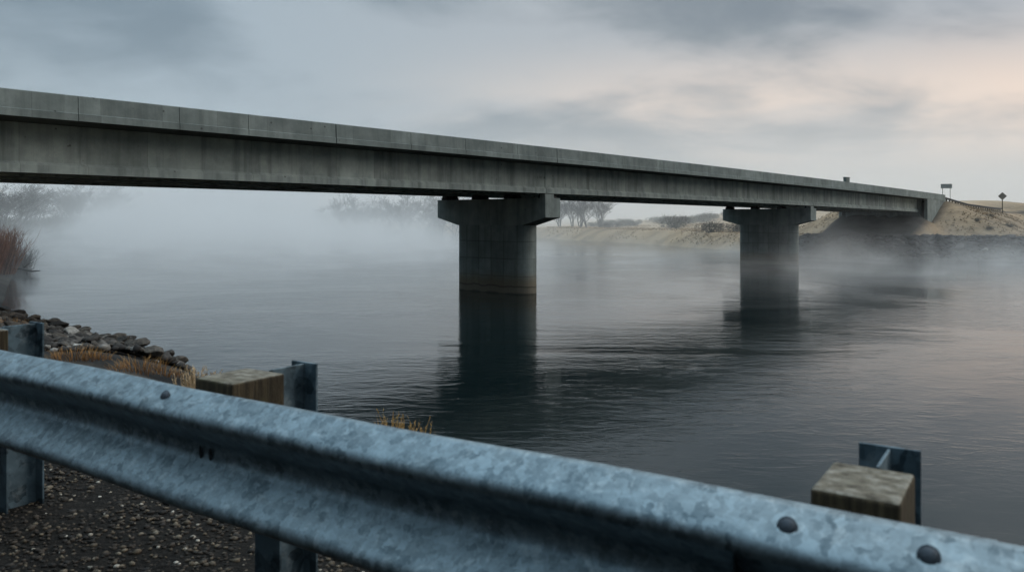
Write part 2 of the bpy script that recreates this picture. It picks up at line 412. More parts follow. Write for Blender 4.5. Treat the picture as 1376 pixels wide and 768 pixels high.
# girders : outer face at r=0, bulb bottom flange
def girder_ring(s,r0,flip):
    z0=ZB+sag(s); z1=ZP-.06+sag(s)
    prof=[(0,0),(0,.30),(.17,.44),(.17,z1-z0-.02),(.83,z1-z0-.02),(.83,.44),(1.0,.30),(1.0,0)]
    return [(s,r0+ (1.0-o if flip else o),z0+z) for o,z in (prof[::-1] if flip else prof)]
for k in range(3):
    a,b_=SPANS[k],SPANS[k+1]
    ga=a+(.035 if k else .4); gb=b_-.035
    if k==1: ga=.035
    if k==0: gb=-.035
    for r0 in (0.0,3.2,6.4,9.6):
        m=MB(); m.prism([girder_ring(s,r0,False) for s in stations(ga,gb,16)])
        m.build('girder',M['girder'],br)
    for sd in (a+ (b_-a)*.5,):
        m=MB(); m.box(sd-.12,sd+.12,.95,9.65,ZB+.5+sag(sd),ZP-.08+sag(sd)); m.build('diaphragm',M['cap'],br)
# parapets in cast panels
joints=[-47,-43.2,-39.4,-35.6,-30.1,-26.1,-22.9,-18.1,-13.2,-9.0,-4.4,-.4,4.6,9.6,15.2,20.5,26,31.6,37.3,43,48.6,54.2,59.8,65.4,71,76.6,82.2,88,94,100]
def parapet(a,b,r0,flip):
    rings=[]
    for s in stations(a,b,3):
        z=ZP+sag(s); t_=ZT+sag(s)
        pr=[(0,z-.01),(0,z+.265),(.035,z+.285),(.06,t_-.03),(.09,t_),(.30,t_),(.33,t_-.03),(.40,z+.5),(.50,z+.27),(.50,z-.01)]
        if flip: pr=[(-o,zz) for o,zz in pr][::-1]
        rings.append([(s,r0+o,zz) for o,zz in pr])
    m=MB(); m.prism(rings); return m.build('parapet_panel',M['parapet'],br)
for a,b_ in zip(joints[:-1],joints[1:]):
    g=.05 if abs(b_+.4)<.1 or abs(b_+18.1)<.1 else .018
    parapet(a+.006,b_-g,-1.25,False); parapet(a+.006,b_-.008,11.88,True)
# piers
def pier(s0):
    zt=ZB+sag(s0)
    p=empty('pier',(s0,0,0)); p.parent=br
    zc=zt-.30                                 # cap top
    r0,r1=0.0,10.65; w2=.82; ze=zc-1.34; zb=zc-1.88
    c=MB()
    prof=[(r0,zc),(r0,ze),(2.05,zb),(8.5,zb),(r1,ze),(r1,zc)]
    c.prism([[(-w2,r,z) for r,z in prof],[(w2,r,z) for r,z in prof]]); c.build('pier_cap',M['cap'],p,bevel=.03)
    ch=MB(); ch.box(-w2+.004,.10,.004,.5,zc-.02,zc+.27); ch.build('cheek_wall',M['cap'],p)
    col=MB(); ring=[]; hw=.98; ra,rb=1.72,8.75
    n=20
    for i in range(n+1):
        an=math.pi+math.pi*i/n; ring.append((hw*math.cos(an),ra+hw+hw*.95*math.sin(an)))
    for i in range(n+1):
        an=math.pi*i/n; ring.append((hw*math.cos(an),rb-hw+hw*.95*math.sin(an)))
    col.prism([[(x,y,z) for x,y in ring] for z in (-2.6,zb+.02)]); col.build('pier_column',M['pier'],p)
    for rr in (.5,3.7,6.9,10.1):
        b=MB(); b.box(-.62,-.17,rr-.3,rr+.3,zc-.005,zc+.2); b.box(.17,.62,rr-.3,rr+.3,zc-.005,zc+.2)
        b.box(-.58,-.2,rr-.25,rr+.25,zc+.2,zc+.302); b.box(.2,.58,rr-.25,rr+.25,zc+.2,zc+.302)
        b.build('bearing_pad',M['bearing'],p)
    return p
pier(.65); pier(47.5)
# abutments with wing walls
def abutment(s0,sgn):
    p=empty('abutment',(s0,0,0)); p.parent=br
    zt=ZB+sag(s0)
    m=MB(); x0,x1=sorted((.15*sgn,1.3*sgn)); m.box(x0,x1,-.1,10.8,2.0,zt-.02); m.build('seat_wall',M['cap'],p)
    m=MB(); x0,x1=sorted((.62*sgn,1.32*sgn)); m.box(x0,x1,-.15,10.85,zt-.3,ZP-.07+sag(s0)); m.build('back_wall',M['cap'],p)
    for r0,r1 in ((-1.235,-.8),(11.43,11.86)):
        zz=[ZP-.015+sag(s0+sgn*k) for k in (.65,10.8)]
        xa,xb=.10*sgn,10.75*sgn
        m=MB(); lo=[(xa,zt-2.2),(xb,zz[1]-.9),(xb,zz[1]),(xa,zz[0])]
        m.prism([[(x,r0,z) for x,z in lo],[(x,r1,z) for x,z in lo]]); m.build('wing_wall',M['parapet'],p)
abutment(89.2,1); abutment(-47.0,-1)
# mark stencilled near the girder joint and on the pier
def text(name,body,size,loc,rot,parent,mt):
    c=bpy.data.curves.new(name,'FONT'); c.body=body; c.size=size; c.align_x='CENTER'; c.extrude=.001
    tmp=bpy.data.objects.new(name,c); COL.objects.link(tmp); c.materials.append(mt)
    me=bpy.data.meshes.new_from_object(tmp.evaluated_get(bpy.context.evaluated_depsgraph_get())); bpy.data.objects.remove(tmp); me.name=name
    o=bpy.data.objects.new(name,me); COL.objects.link(o); o.parent=parent; o.location=loc; o.rotation_euler=rot
    return o
for q,ch in ((-.86,'I'),(-.62,'0'),(-.44,'1'),(-.18,'A')): text('stencil_mark',ch,.26,(q,.095,ZB+.98),(R(90),0,0),br,M['stencil'])
text('pier_mark','31.0',.22,(.65+.25,1.72+.045,H+.35),(R(90),0,R(12)),br,M['stencil'])
# small cabinet on the parapet
s_=55.0; ub=MB()
zz=ZT+sag(s_)
ub.box(-.62,.62,-.16,.16,0,.5); ub.box(-.68,.68,-.2,.2,.5,.56)
x_,y_=from_bridge(s_,-1.05)
o=empty('utility_box',(x_,y_,zz),math.atan2(U[1],U[0]),'small grey cabinet box standing on top of the bridge parapet','box')
ub.build('housing',M['parapet'],o)
lid=MB(); lid.box(-.55,.55,-.175,-.162,.05,.45); lid.build('door',M['parapet'],o)

# ------------------------------------------------------------------ guardrail in front
gz=math.atan2(RAIL_D[1],RAIL_D[0])
gr=empty('guardrail',(RAIL_C[0],RAIL_C[1],GZ),gz,'weathered galvanised W-beam guardrail on steel posts across the foreground shoulder','guardrail')
ZR=.75-.156
def wprof():
    ctrl=[(.004,.156),(.014,.158),(.03,.149),(.072,.124),(.083,.113),(.086,.102),(.082,.090),(.070,.078),(.018,.034),(.006,.022),(.002,.010)]
    half=[]
    for i in range(len(ctrl)-1):
        half.append(ctrl[i]); half.append(((ctrl[i][0]+ctrl[i+1][0])/2,(ctrl[i][1]+ctrl[i+1][1])/2))
    half.append(ctrl[-1])
    return half+[(o,-z) for o,z in half[::-1]]
WP=wprof()
def rail_panel(t0,t1,off,name='rail_beam'):
    m=MB(); n=max(2,int((t1-t0)/.12)); th=.0035
    rings=[]
    for i in range(n+1):
        t=t0+(t1-t0)*i/n; dz=.0025*math.sin(t*3.1+.4)+.0015*math.sin(t*7.7); dy=.003*math.sin(t*2.3)
        front=[(t,-o-off+dy,ZR+z+dz) for o,z in WP]; back=[(t,-o-off+th+dy,ZR+z+dz) for o,z in WP[::-1]]
        rings.append(front+back)
    m.prism(rings); o=m.build(name,M['rail'],gr,smooth=True)
    e=o.modifiers.new('e','EDGE_SPLIT'); e.split_angle=R(50)
    return o
panels=[rail_panel(-9.5,-3.9,.0),rail_panel(-4.25,.80,.0045),rail_panel(.46,4.4,.009)]
def bolt_mesh():
    m=MB(); n=14; rings=[]; BS=.78
    for k in range(6):
        a=k/5*math.pi/2; rr=.0165*BS*math.cos(a); zz=.0075*BS*math.sin(a)
        rings.append([(rr*math.cos(2*math.pi*i/n),rr*math.sin(2*math.pi*i/n)*1.0,zz) for i in range(n)])
    base=[(.0195*BS*math.cos(2*math.pi*i/n),.0195*BS*math.sin(2*math.pi*i/n),-.004) for i in range(n)]
    base2=[(.0195*BS*math.cos(2*math.pi*i/n),.0195*BS*math.sin(2*math.pi*i/n),.0012) for i in range(n)]
    m.prism([base,base2]+rings[:-1]+[[(p[0]*.01,p[1]*.01,.0077*BS) for p in rings[0]]]); return m
bm_=bolt_mesh().mesh('bolt',M['bolt'],True)
def bolt(t,o_,z,tilt,parent):
    o=bpy.data.objects.new('bolt',bm_); COL.objects.link(o); o.parent=parent
    o.location=(t,-o_,ZR+z); o.rotation_euler=(tilt,0,0); return o
SL=math.atan2(.068-.03,.148-.124)      # slope of the upper face
for t,par in ((-1.045,panels[1]),(.5335,panels[2]),(.722,panels[2])):
    bolt(t,.052+(.009 if par is panels[2] else .0045),.137,R(57),par)
    bolt(t,.052+(.009 if par is panels[2] else .0045),-.137,R(123),par)
for t in (-.955,-.915):                # slots in the valley
    m=MB(); n=12
    m.add([(t+.007*math.cos(2*math.pi*i/n),-.0128,ZR-.004+.017*math.sin(2*math.pi*i/n)) for i in range(n)],[tuple(range(n))]); m.build('slot',M['dark'],panels[1])
# posts + blocks
def make_post(t,top,blk_t,blk_w,first=False,jag=False):
    m=MB(); f0,f1=.268,.415; w2=.055
    m.box(t-w2,t+w2,f0,f0+.008,-.55,top-.01); m.box(t-w2,t+w2,f1-.008,f1,-.55,top); m.box(t-.003,t+.003,f0+.008,f1-.008,-.55,top-.004)
    p=m.build('post',M['post'],gr,bevel=.0015)
    for dz in (.11,.19):
        h=MB(); n=10
        h.add([(t+.028+.009*math.cos(2*math.pi*i/n),f0-.0015,top-dz+.014*math.sin(2*math.pi*i/n)) for i in range(n)],[tuple(range(n))])
        if first: h.build('bolt_hole',M['sign_back'],p)
    b=MB(); hw=blk_w/2
    b.box(blk_t-hw,blk_t+hw,.0855,.264,.38,.747)
    w=b.build('wood_block',M['wood'],gr,bevel=.006)
    return p
make_post(-2.68,.755,-2.68,.17,True); make_post(-1.04,.75,-1.04,.165); make_post(.605,.75,.60,.135)
make_post(-4.32,.75,-4.32,.165); make_post(-5.96,.75,-5.96,.165); make_post(2.24,.75,2.24,.165)

# ------------------------------------------------------------------ gravel under the rail
def icosphere(sub):
    import bmesh
    bm=bmesh.new(); bmesh.ops.create_icosphere(bm,subdivisions=sub,radius=1.0)
    v=np.array([x.co[:] for x in bm.verts]); f=np.array([[x.index for x in q.verts] for q in bm.faces]); bm.free(); return v,f
iv,iff=icosphere(2)
iv1,if1=icosphere(1)
N=30000
tt=RNG.uniform(-5.2,.6,N); oo=RNG.uniform(-1.25,1.75,N)
gx=RAIL_C[0]+RAIL_D[0]*tt+RAIL_N[0]*oo; gy=RAIL_C[1]+RAIL_D[1]*tt+RAIL_N[1]*oo
keep=(gy>1.5); gx,gy=gx[keep],gy[keep]; N=len(gx)
gzv=terrain(gx,gy)
sz=.0045+.0165*RNG.beta(1.1,5.0,N)
ang=RNG.uniform(0,6.28,N); el=RNG.uniform(.7,1.5,N); fl=RNG.uniform(.45,.8,N)
vv=iv1[None,:,:]*np.stack([sz*el,sz,sz*fl],1)[:,None,:]
vv=vv*(1+.22*RNG.standard_normal((N,1,1))*0+ .16*RNG.standard_normal((N,len(iv1),1)))
ca,sa=np.cos(ang)[:,None],np.sin(ang)[:,None]
px_=vv[:,:,0]*ca-vv[:,:,1]*sa+gx[:,None]; py_=vv[:,:,0]*sa+vv[:,:,1]*ca+gy[:,None]; pz_=vv[:,:,2]+gzv[:,None]+(sz*fl*.35)[:,None]
pv_=np.stack([px_,py_,pz_],2).reshape(-1,3); pf=(if1[None]+(np.arange(N)*len(iv1))[:,None,None]).reshape(-1,3)
shade=np.clip(RNG.beta(.9,2.6,N),0,1); shade=np.repeat(shade,len(iv1))
gmat=attr_mat('gravel_stone',[(0,(.010,.0085,.007)),(.3,(.048,.037,.027)),(.5,(.10,.078,.053)),(.68,(.17,.14,.10)),(.88,(.46,.43,.37))],.75,.6,60.)
go=bpy.data.objects.new('gravel',np_mesh('gravel',pv_,pf,gmat,True,{'shade':shade})); COL.objects.link(go)
tag(go,'dark wet gravel with scattered pale pebbles under the guardrail','gravel',kind='stuff')

# ------------------------------------------------------------------ rocks
def rock_proto(name,seed,mt,flat=.7):
    v,f=icosphere(3)
    r=np.random.default_rng(seed); out=v.copy()
    for k in range(11):                    # cut planes give broken faces
        d=r.normal(size=3); d/=np.linalg.norm(d); h=r.uniform(.42,.80)
        e=out@d; out-=np.where(e>h,(e-h)*.97,0)[:,None]*d[None]
    out=np.array([p*(1+.08*mnoise.noise(Vector(p*1.6)+Vector((seed,0,0)))+.018*mnoise.noise(Vector(p*5.)+Vector((seed,3,0)))) for p in out])
    out*=np.array([r.uniform(.95,1.35),r.uniform(.8,1.1),flat*r.uniform(.8,1.15)])
    return np_mesh(name,out,f,mt,False)
RK=[rock_proto('riprap_rock',i+1,M['rock']) for i in range(7)]
PK=[rock_proto('riprap_rock',i+30,M['palerock']) for i in range(3)]
FK=[rock_proto('riprap_rock',i+60,M['farrock']) for i in range(5)]
def rock(me,x,y,z,s,lab,grp,cat='rock'):
    o=bpy.data.objects.new('riprap_rock',me); COL.objects.link(o)
    o.location=(x,y,z); o.scale=(s*random.uniform(.8,1.2),s*random.uniform(.8,1.2),s*random.uniform(.75,1.05))
    o.rotation_euler=(random.uniform(-.4,.4),random.uniform(-.4,.4),random.uniform(0,6.28))
    return tag(o,lab,cat,grp)
# near bank : strip from the tip towards the upper left
path=[(-11.0,26.9),(-11.6,28.0),(-14.2,30.2),(-20.5,35.8),(-26.8,41.5),(-29,45)]
seglen=[math.dist(a,b) for a,b in zip(path[:-1],path[1:])]; tot=sum(seglen)
placed=[]
def along(q):
    d=q*tot
    for (a,b),L in zip(zip(path[:-1],path[1:]),seglen):
        if d<=L: 
            k=d/L; n=(-(b[1]-a[1])/L,(b[0]-a[0])/L); return a[0]+(b[0]-a[0])*k,a[1]+(b[1]-a[1])*k,n
        d-=L
    return path[-1][0],path[-1][1],(-.7,-.7)
cnt=0; tries=0
while cnt<300 and tries<24000:
    tries+=1
    q=random.random(); x,y,n=along(q)
    if n[0]*(-1)+n[1]*(-1)<0: n=(-n[0],-n[1])
    wd=random.uniform(-.6,7.0 if q>.12 else 4.6); x+=n[0]*wd; y+=n[1]*wd
    s=random.uniform(.14,.40)*(1.1 if wd<1.8 else .95)*(1. if q<.5 else 1.12)
    if any((x-a)**2+(y-b)**2<(.50*(s+c))**2 for a,b,c in placed): continue
    placed.append((x,y,s))
    z=max(tz(x,y),-.25)+s*.30+ .38*max(0,1-abs(wd-1.5)/1.9)
    pale=random.random()<.09 and wd>1.2
    rock(random.choice(PK if pale else RK),x,y,z,s,
         'pale grey boulder standing out among the dark riprap on the near left bank' if pale else 'dark grey broken boulder in the riprap bank by the near left shore',
         'pale boulders in the near riprap' if pale else 'dark boulders of the near riprap'); cnt+=1
# broken stone filling between the boulders (nobody could count it)
def rubble(name,pathp,n,w0,w1,s0,s1,mt,lab,lift):
    L=[math.dist(a,b) for a,b in zip(pathp[:-1],pathp[1:])]; T=sum(L); P=[];
    for i in range(n):
        d=random.uniform(0,T)
        for (a,b),l in zip(zip(pathp[:-1],pathp[1:]),L):
            if d<=l: break
            d-=l
        k=min(1,d/l); nx_,ny_=-(b[1]-a[1])/l,(b[0]-a[0])/l
        if lift>0 and nx_+ny_>0: nx_,ny_=-nx_,-ny_
        if lift<=0 and ny_<0: nx_,ny_=-nx_,-ny_
        wd=random.uniform(w0,w1); P.append((a[0]+(b[0]-a[0])*k+nx_*wd,a[1]+(b[1]-a[1])*k+ny_*wd,wd))
    P=np.array(P); Z=np.maximum(terrain(P[:,0],P[:,1]),-.2)
    if lift>0: Z=Z+lift*np.maximum(0,1-np.abs(P[:,2]-1.5)/1.9)
    S=RNG.uniform(s0,s1,n); r_=RNG.standard_normal((n,len(iv1),3))*.17+1
    vv=iv1[None]*r_*np.stack([S*RNG.uniform(.9,1.4,n),S,S*RNG.uniform(.55,.85,n)],1)[:,None,:]
    A=RNG.uniform(0,6.28,n)[:,None]; X=vv[:,:,0]*np.cos(A)-vv[:,:,1]*np.sin(A)+P[:,0:1]; Y=vv[:,:,0]*np.sin(A)+vv[:,:,1]*np.cos(A)+P[:,1:2]; Zz=vv[:,:,2]+(Z+S*.15)[:,None]
    v=np.stack([X,Y,Zz],2).reshape(-1,3); f=(if1[None]+(np.arange(n)*len(iv1))[:,None,None]).reshape(-1,3)
    o=bpy.data.objects.new(name,np_mesh(name,v,f,mt,False,{'shade':np.repeat(np.clip(RNG.beta(1.4,3.,n),0,1),len(iv1))})); COL.objects.link(o); tag(o,lab,'rubble',kind='stuff')
rub=attr_mat('broken_stone',[(0,(.014,.014,.014)),(.35,(.06,.055,.05)),(.65,(.16,.15,.135)),(1,(.42,.41,.385))],.85,.6,5.)
rubble('rubble',path[:],3600,-.3,7.6,.08,.22,rub,'small broken stone between the boulders of the near riprap',.30)
rub2=attr_mat('dark_broken_stone',[(0,(.008,.009,.010)),(.5,(.03,.03,.03)),(.85,(.07,.068,.064)),(1,(.3,.29,.28))],.85,.6,3.)
rubble('rubble',[(39,119),(41,112),(51,105.5),(65,99),(84,86)],2600,-.3,6.,.18,.5,rub2,'dark broken stone of the riprap along the far shore',0.)
# far bank riprap, below the embankment
fpath=[(39,119),(41,112),(51,105.5),(65,99),(84,86)]
path=fpath; seglen=[math.dist(a,b) for a,b in zip(path[:-1],path[1:])]; tot=sum(seglen); fp=[]
cnt=0; tries=0
while cnt<90 and tries<6000:
    tries+=1
    q=random.uniform(0,1); x,y,n=along(q)
    if n[1]<0: n=(-n[0],-n[1])
    wd=random.uniform(-.3,5.6); x+=n[0]*wd; y+=n[1]*wd
    s=random.uniform(.4,.95)
    if any((x-a)**2+(y-b)**2<(.6*(s+c))**2 for a,b,c in fp): continue
    fp.append((x,y,s)); pale=random.random()<.09
    rock(random.choice(PK if pale else FK),x,y,max(tz(x,y),-.2)+s*.2,s*(.75 if pale else 1),
         'small pale stone in the dark riprap below the far embankment' if pale else 'dark riprap rock along the far shore below the embankment',
         'pale stones in the far riprap' if pale else 'dark rocks of the far riprap'); cnt+=1

# ------------------------------------------------------------------ grasses and shrubs
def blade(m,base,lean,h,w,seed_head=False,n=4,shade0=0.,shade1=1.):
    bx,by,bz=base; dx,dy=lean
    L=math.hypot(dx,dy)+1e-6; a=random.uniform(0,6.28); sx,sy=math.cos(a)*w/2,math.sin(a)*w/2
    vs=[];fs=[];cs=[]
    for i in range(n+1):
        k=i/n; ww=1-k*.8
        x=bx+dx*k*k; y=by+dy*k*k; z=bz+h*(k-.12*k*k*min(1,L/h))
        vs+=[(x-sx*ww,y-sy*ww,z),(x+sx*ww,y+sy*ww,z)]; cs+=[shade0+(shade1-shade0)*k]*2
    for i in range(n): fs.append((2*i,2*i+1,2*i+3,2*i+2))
    b=len(m.v); m.v+=vs; m.c+=cs; m.f+=[tuple(q+b for q in f) for f in fs]
    if seed_head:
        for q in range(7):
            k=random.uniform(.62,1.0); x=bx+dx*k*k; y=by+dy*k*k; z=bz+h*(k-.12*k*k*min(1,L/h))
            an=random.uniform(0,6.28); l=h*random.uniform(.03,.09)
            e=(x+math.cos(an)*l*.6,y+math.sin(an)*l*.6,z+l); b=len(m.v)
            m.v+=[(x-sx,y-sy,z),(x+sx,y+sy,z),e]; m.c+=[.7,.7,1.]; m.f+=[(b,b+1,b+2)]
def clump(name,x,y,h,rad,n,mt,lab,cat='grass clump',grp=None,spread=.5,head=False,w=.012,z=None):
    m=MB()
    for i in range(n):
        a=random.uniform(0,6.28); r=rad*math.sqrt(random.random()); hh=h*random.uniform(.5,1)*(1-.35*r/rad)
        bx,by=r*math.cos(a),r*math.sin(a); l=hh*random.uniform(.05,spread); a2=a+random.uniform(-.8,.8)
        s=random.uniform(-.15,.2)
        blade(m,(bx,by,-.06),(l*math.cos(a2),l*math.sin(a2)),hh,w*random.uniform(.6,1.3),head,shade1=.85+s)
    o=m.build(name,mt,loc=(x,y,tz(x,y) if z is None else z)); return tag(o,lab,cat,grp)
def depth_for(px,py,zoff,lo=3,hi=60):     # walk a picture ray until it is zoff above the ground
    d=lo
    while d<hi:
        x,y=at(px,d); z=H-(py-294)/1070.*d
        if z<tz(x,y)+zoff: return d
        d+=.25
    return hi
G=[(100,480,.55,.75,260,'grass','rounded tuft of dry orange-gold grass among the near rocks, beside the left post'),
   (128,482,.42,.5,150,'grass','small dry golden tuft right of the rounded tuft on the near rocks'),
   (185,497,.60,.85,300,'grass','broad dry golden clump in front of the rocks at the tip of the riprap'),
   (222,503,.42,.6,170,'grass','low dry golden clump at the right end of the near rocks'),
   (12,438,.5,.7,170,'grass','dry tan tuft at the top of the near rocks, above the left post'),]
for px,py,h,rad,n,mk,lab in G:
    n=int(n*.8); rad*=.85
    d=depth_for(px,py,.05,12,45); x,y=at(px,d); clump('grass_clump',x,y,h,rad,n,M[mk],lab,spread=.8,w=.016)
d=7.4; x,y=at(265,d); ztop=H-(470-294)/1070.*d
clump('tall_grass',x,y,max(.5,ztop-tz(x,y)),.20,120,M['palegrass'],'tall pale straw grass standing just left of the wooden block',spread=.22,head=True,w=.013)
for px,d,ht,n,lab in ((522,6.6,532,60,'bright golden weed clump rising behind the rail, the tallest of three'),(545,6.8,545,50,'golden weed clump behind the rail, middle of three'),(566,6.5,553,26,'sparse golden weed sprig behind the rail, right of the other two')):
    x,y=at(px,d); ztop=H-(ht-294)/1070.*d
    clump('weed_clump',x,y,max(.4,ztop-tz(x,y)),.12,n,M['goldgrass'],lab,cat='weed',spread=.3,head=True,w=.007)
d=3.4; x,y=at(962,d); ztop=H-(632-294)/1070.*d
clump('weed_sprig',x,y,max(.3,ztop-tz(x,y)),.02,3,M['palegrass'],'single thin pale sprig rising behind the rail in front of open water',cat='weed',spread=.35,head=True,w=.004)
# grass on the near slope behind the rail and the near shore (a mass nobody could count)
def mass(name,pts,h,mt,lab,w=.012,per=5,spread=.8):
    m=MB(); P=np.array(pts); Z=terrain(P[:,0],P[:,1])
    for (x,y),z in zip(pts,Z):
        for k in range(per):
            a=random.uniform(0,6.28); hh=h*random.uniform(.4,1)
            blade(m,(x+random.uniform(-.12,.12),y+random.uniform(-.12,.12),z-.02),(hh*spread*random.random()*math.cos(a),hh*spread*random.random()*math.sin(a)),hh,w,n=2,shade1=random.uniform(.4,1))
    return tag(m.build(name,mt),lab,'grass',kind='stuff')
pts=[]
while len(pts)<2600:
    t=random.uniform(-16,5); o=random.uniform(3.4,8.5); x=RAIL_D[0]*t+RAIL_N[0]*o; y=1.535+RAIL_D[1]*t+RAIL_N[1]*o
    if mnoise.noise(Vector((x*.7,y*.7,0)))>-.12: pts.append((x,y))
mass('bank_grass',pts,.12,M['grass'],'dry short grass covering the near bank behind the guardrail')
D_=RNG.uniform(14,46,5000); X_=(RNG.uniform(-60,250,5000)-688)/1070*D_
ok=(seg_dist(X_,D_,NEAR_BANK)>6.5)&~inside(X_,D_,RIVER)
pts=[(a,b) for a,b in zip(X_[ok],D_[ok]) if mnoise.noise(Vector((a*.5,b*.5,4)))>-.2][:220]
mass('shore_grass',pts,.22,M['grass'],'dry short grass on the flat behind the near riprap',w=.016)
# grass over the far embankment and fields
S_=RNG.uniform(62,150,16000); R_=RNG.uniform(-32,40,16000)
X_=P0[0]+U[0]*S_+V[0]*R_; Y_=P0[1]+U[1]*S_+V[1]*R_
ok=(seg_dist(X_,Y_,FAR_BANK)>6)&~inside(X_,Y_,RIVER)&~((np.abs(R_-5.2)<7.2)&(S_<101))
pts=[(a,b) for a,b in zip(X_[ok],Y_[ok]) if mnoise.noise(Vector((a*.22,b*.22,2)))>-.05+.3*(random.random()-.5)][:6500]
M['fargrass']=attr_mat('far_dry_grass',[(0,(.12,.088,.054)),(.5,(.34,.25,.155)),(1,(.52,.39,.25))])
mass('embankment_grass',pts,.34,M['fargrass'],'short tan dry grass over the far road embankment',w=.09,per=4)

D_=RNG.uniform(125,290,14000); X_=(RNG.uniform(735,1000,14000)-688)/1070*D_
ok=(seg_dist(X_,D_,FAR_BANK)>.8)&~inside(X_,D_,RIVER)
pts=[(a,b) for a,b in zip(X_[ok],D_[ok]) if mnoise.noise(Vector((a*.10,b*.05,6)))>-.02+.35*(random.random()-.5)][:4200]
M['fieldgrass']=attr_mat('field_straw',[(0,(.22,.16,.10)),(.5,(.48,.36,.23)),(1,(.66,.51,.34))])
mass('field_grass',pts,.42,M['fieldgrass'],'tall dry tan grass over the hazy far bank and fields',w=.14,per=4)

# ------------------------------------------------------------------ bare trees
def branch(m,tw,p,d,L,r,lev,maxlev,rnd,curl=.25):
    n=4; pts=[p.copy()]; rads=[r]; q=p.copy(); dd=d.copy()
    for i in range(n):
        dd=(dd+Vector((rnd.uniform(-1,1),rnd.uniform(-1,1),rnd.uniform(-.6,.9)))*curl*.5).normalized()
        q=q+dd*L/n; pts.append(q.copy()); rads.append(max(.016,r*(1-.6*(i+1)/n)))
    (m if lev<2 else tw).tube(pts,rads,5 if lev<2 else 3,c=rnd.uniform(.1,.9),cap=False)
    if lev>=maxlev: return
    nb=rnd.randint(4,6) if lev==0 else rnd.randint(3,5)
    for k in range(nb):
        f=rnd.uniform(.28 if lev==0 else .2,1.0); i=min(n-1,int(f*n)); a=pts[i].lerp(pts[i+1],f*n-i)
        ax=Vector((rnd.uniform(-1,1),rnd.uniform(-1,1),rnd.uniform(-.2,.5))).normalized()
        nd=(d*.62+ax*.75+Vector((0,0,.18))).normalized()
        branch(m,tw,a,nd,L*rnd.uniform(.5,.74),r*(1-.6*f)*.62+.002,lev+1,maxlev,rnd,curl)
def tree_proto(seed,h,multi=1,maxlev=4,thick=.028,name='bare_tree'):
    rnd=random.Random(seed); m=MB(); tw=MB()
    for k in range(multi):
        a=rnd.uniform(0,6.28); tilt=0.05 if multi==1 else rnd.uniform(.12,.42)
        d=Vector((math.cos(a)*tilt,math.sin(a)*tilt,1)).normalized()
        branch(m,tw,Vector((math.cos(a)*.15*(multi>1),math.sin(a)*.15*(multi>1),-.3)),d,h*.52,h*thick/(1 if multi==1 else 1.7),0,maxlev,rnd)
    o=empty(name); m.build('trunk',M['bark'],o,smooth=True); tw.build('crown',M['twig'],o); return o
protos=[None,tree_proto(4,9,3),tree_proto(5,9,4),tree_proto(9,9,2)]
used=set()
def put_tree(i,x,y,h,lab,grp,rz=None,sx=1.):
    o=protos[i] if i not in used else copy_tree(protos[i])
    used.add(i); k=h/9.
    o.location=(x,y,tz(x,y)-.05); o.scale=(k*sx,k*sx,k); o.rotation_euler=(0,0,random.uniform(0,6.28) if rz is None else rz)
    return tag(o,lab,'tree',grp)
tl='bare grey tree in the row fading into mist along the far left bank'
for i,px in enumerate((-30,-12,4,18,36,48,62,74,88,102,118,134,150,168)):
    d=float(np.interp(px,[-30,0,12,34,78,130,171],[150,172,198,280,372,485,615]))+random.uniform(2,30)
    x,y=at(px,d); hh=(random.uniform(294-270,294-245) if px>60 else 294-random.uniform(240,256))
    put_tree(random.choice((1,2,2,3)),x,y,max(4,hh*d/1070.+H-tz(x,y)),tl,'misty trees on the left bank',sx=1.35)
for i,(px,top,d) in enumerate(((445,268,330),(468,262,300),(490,270,310),(520,264,290),(545,258,280),(566,262,270),(590,262,262),(610,266,255))):
    x,y=at(px,d); put_tree(random.choice((1,2)),x,y,(294-top)*d/1070.+H-tz(x,y),'ghostly bare tree half lost in the mist beyond the river, left of the near pier','misty trees beyond the river',sx=1.25)
for px,top,d,i,lab in ((790,248,225,3,'tall bare tree on the far bank just right of the near pier'),(770,258,235,1,'shorter bare tree close behind the near pier cap')):
    x,y=at(px,d); put_tree(i,x,y,(294-top)*d/1070.+H-tz(x,y),lab,None)
for px,top,d in ((806,262,240),(752,266,250),(780,262,232)):
    x,y=at(px,d); put_tree(2,x,y,(294-top)*d/1070.+H-tz(x,y),'hazy bushy bare tree in the small stand right of the near pier','small hazy stand on the far bank',sx=1.2)
# shrubs : dense stems and leaf-like twig ends
def shrub_proto(seed,name,mt,n=170,h=1.,rad=.5,w=.014,up=.5):
    rnd=random.Random(seed); m=MB()
    for i in range(n):
        a=rnd.uniform(0,6.28); e=rnd.uniform(.0,1); L=h*rnd.uniform(.55,1.)
        d=Vector((math.cos(a)*e*(1-up),math.sin(a)*e*(1-up),rnd.uniform(.3,1)*up+.35)).normalized()
        p=Vector((math.cos(a)*rad*.35*rnd.random(),math.sin(a)*rad*.35*rnd.random(),-.03)); pts=[p]
        for k in range(3):
            d=(d+Vector((rnd.uniform(-1,1),rnd.uniform(-1,1),rnd.uniform(-.4,.6)))*.22).normalized(); pts.append(pts[-1]+d*L/3)
        m.tube(pts,[w,w*.8,w*.6,w*.25],3,c=rnd.uniform(.05,1),cap=False)
        for q in range(4):
            k=rnd.uniform(.8,3); i0=min(2,int(k)); a0=pts[i0].lerp(pts[i0+1],k-i0); e2=a0+(d+Vector((rnd.uniform(-1,1),rnd.uniform(-1,1),rnd.uniform(-.2,.8)))*.9).normalized()*L*.22
            m.tube([a0,e2],[w*.5,w*.15],3,c=rnd.uniform(.1,1),cap=False)
    me=m.mesh(name,mt); return me
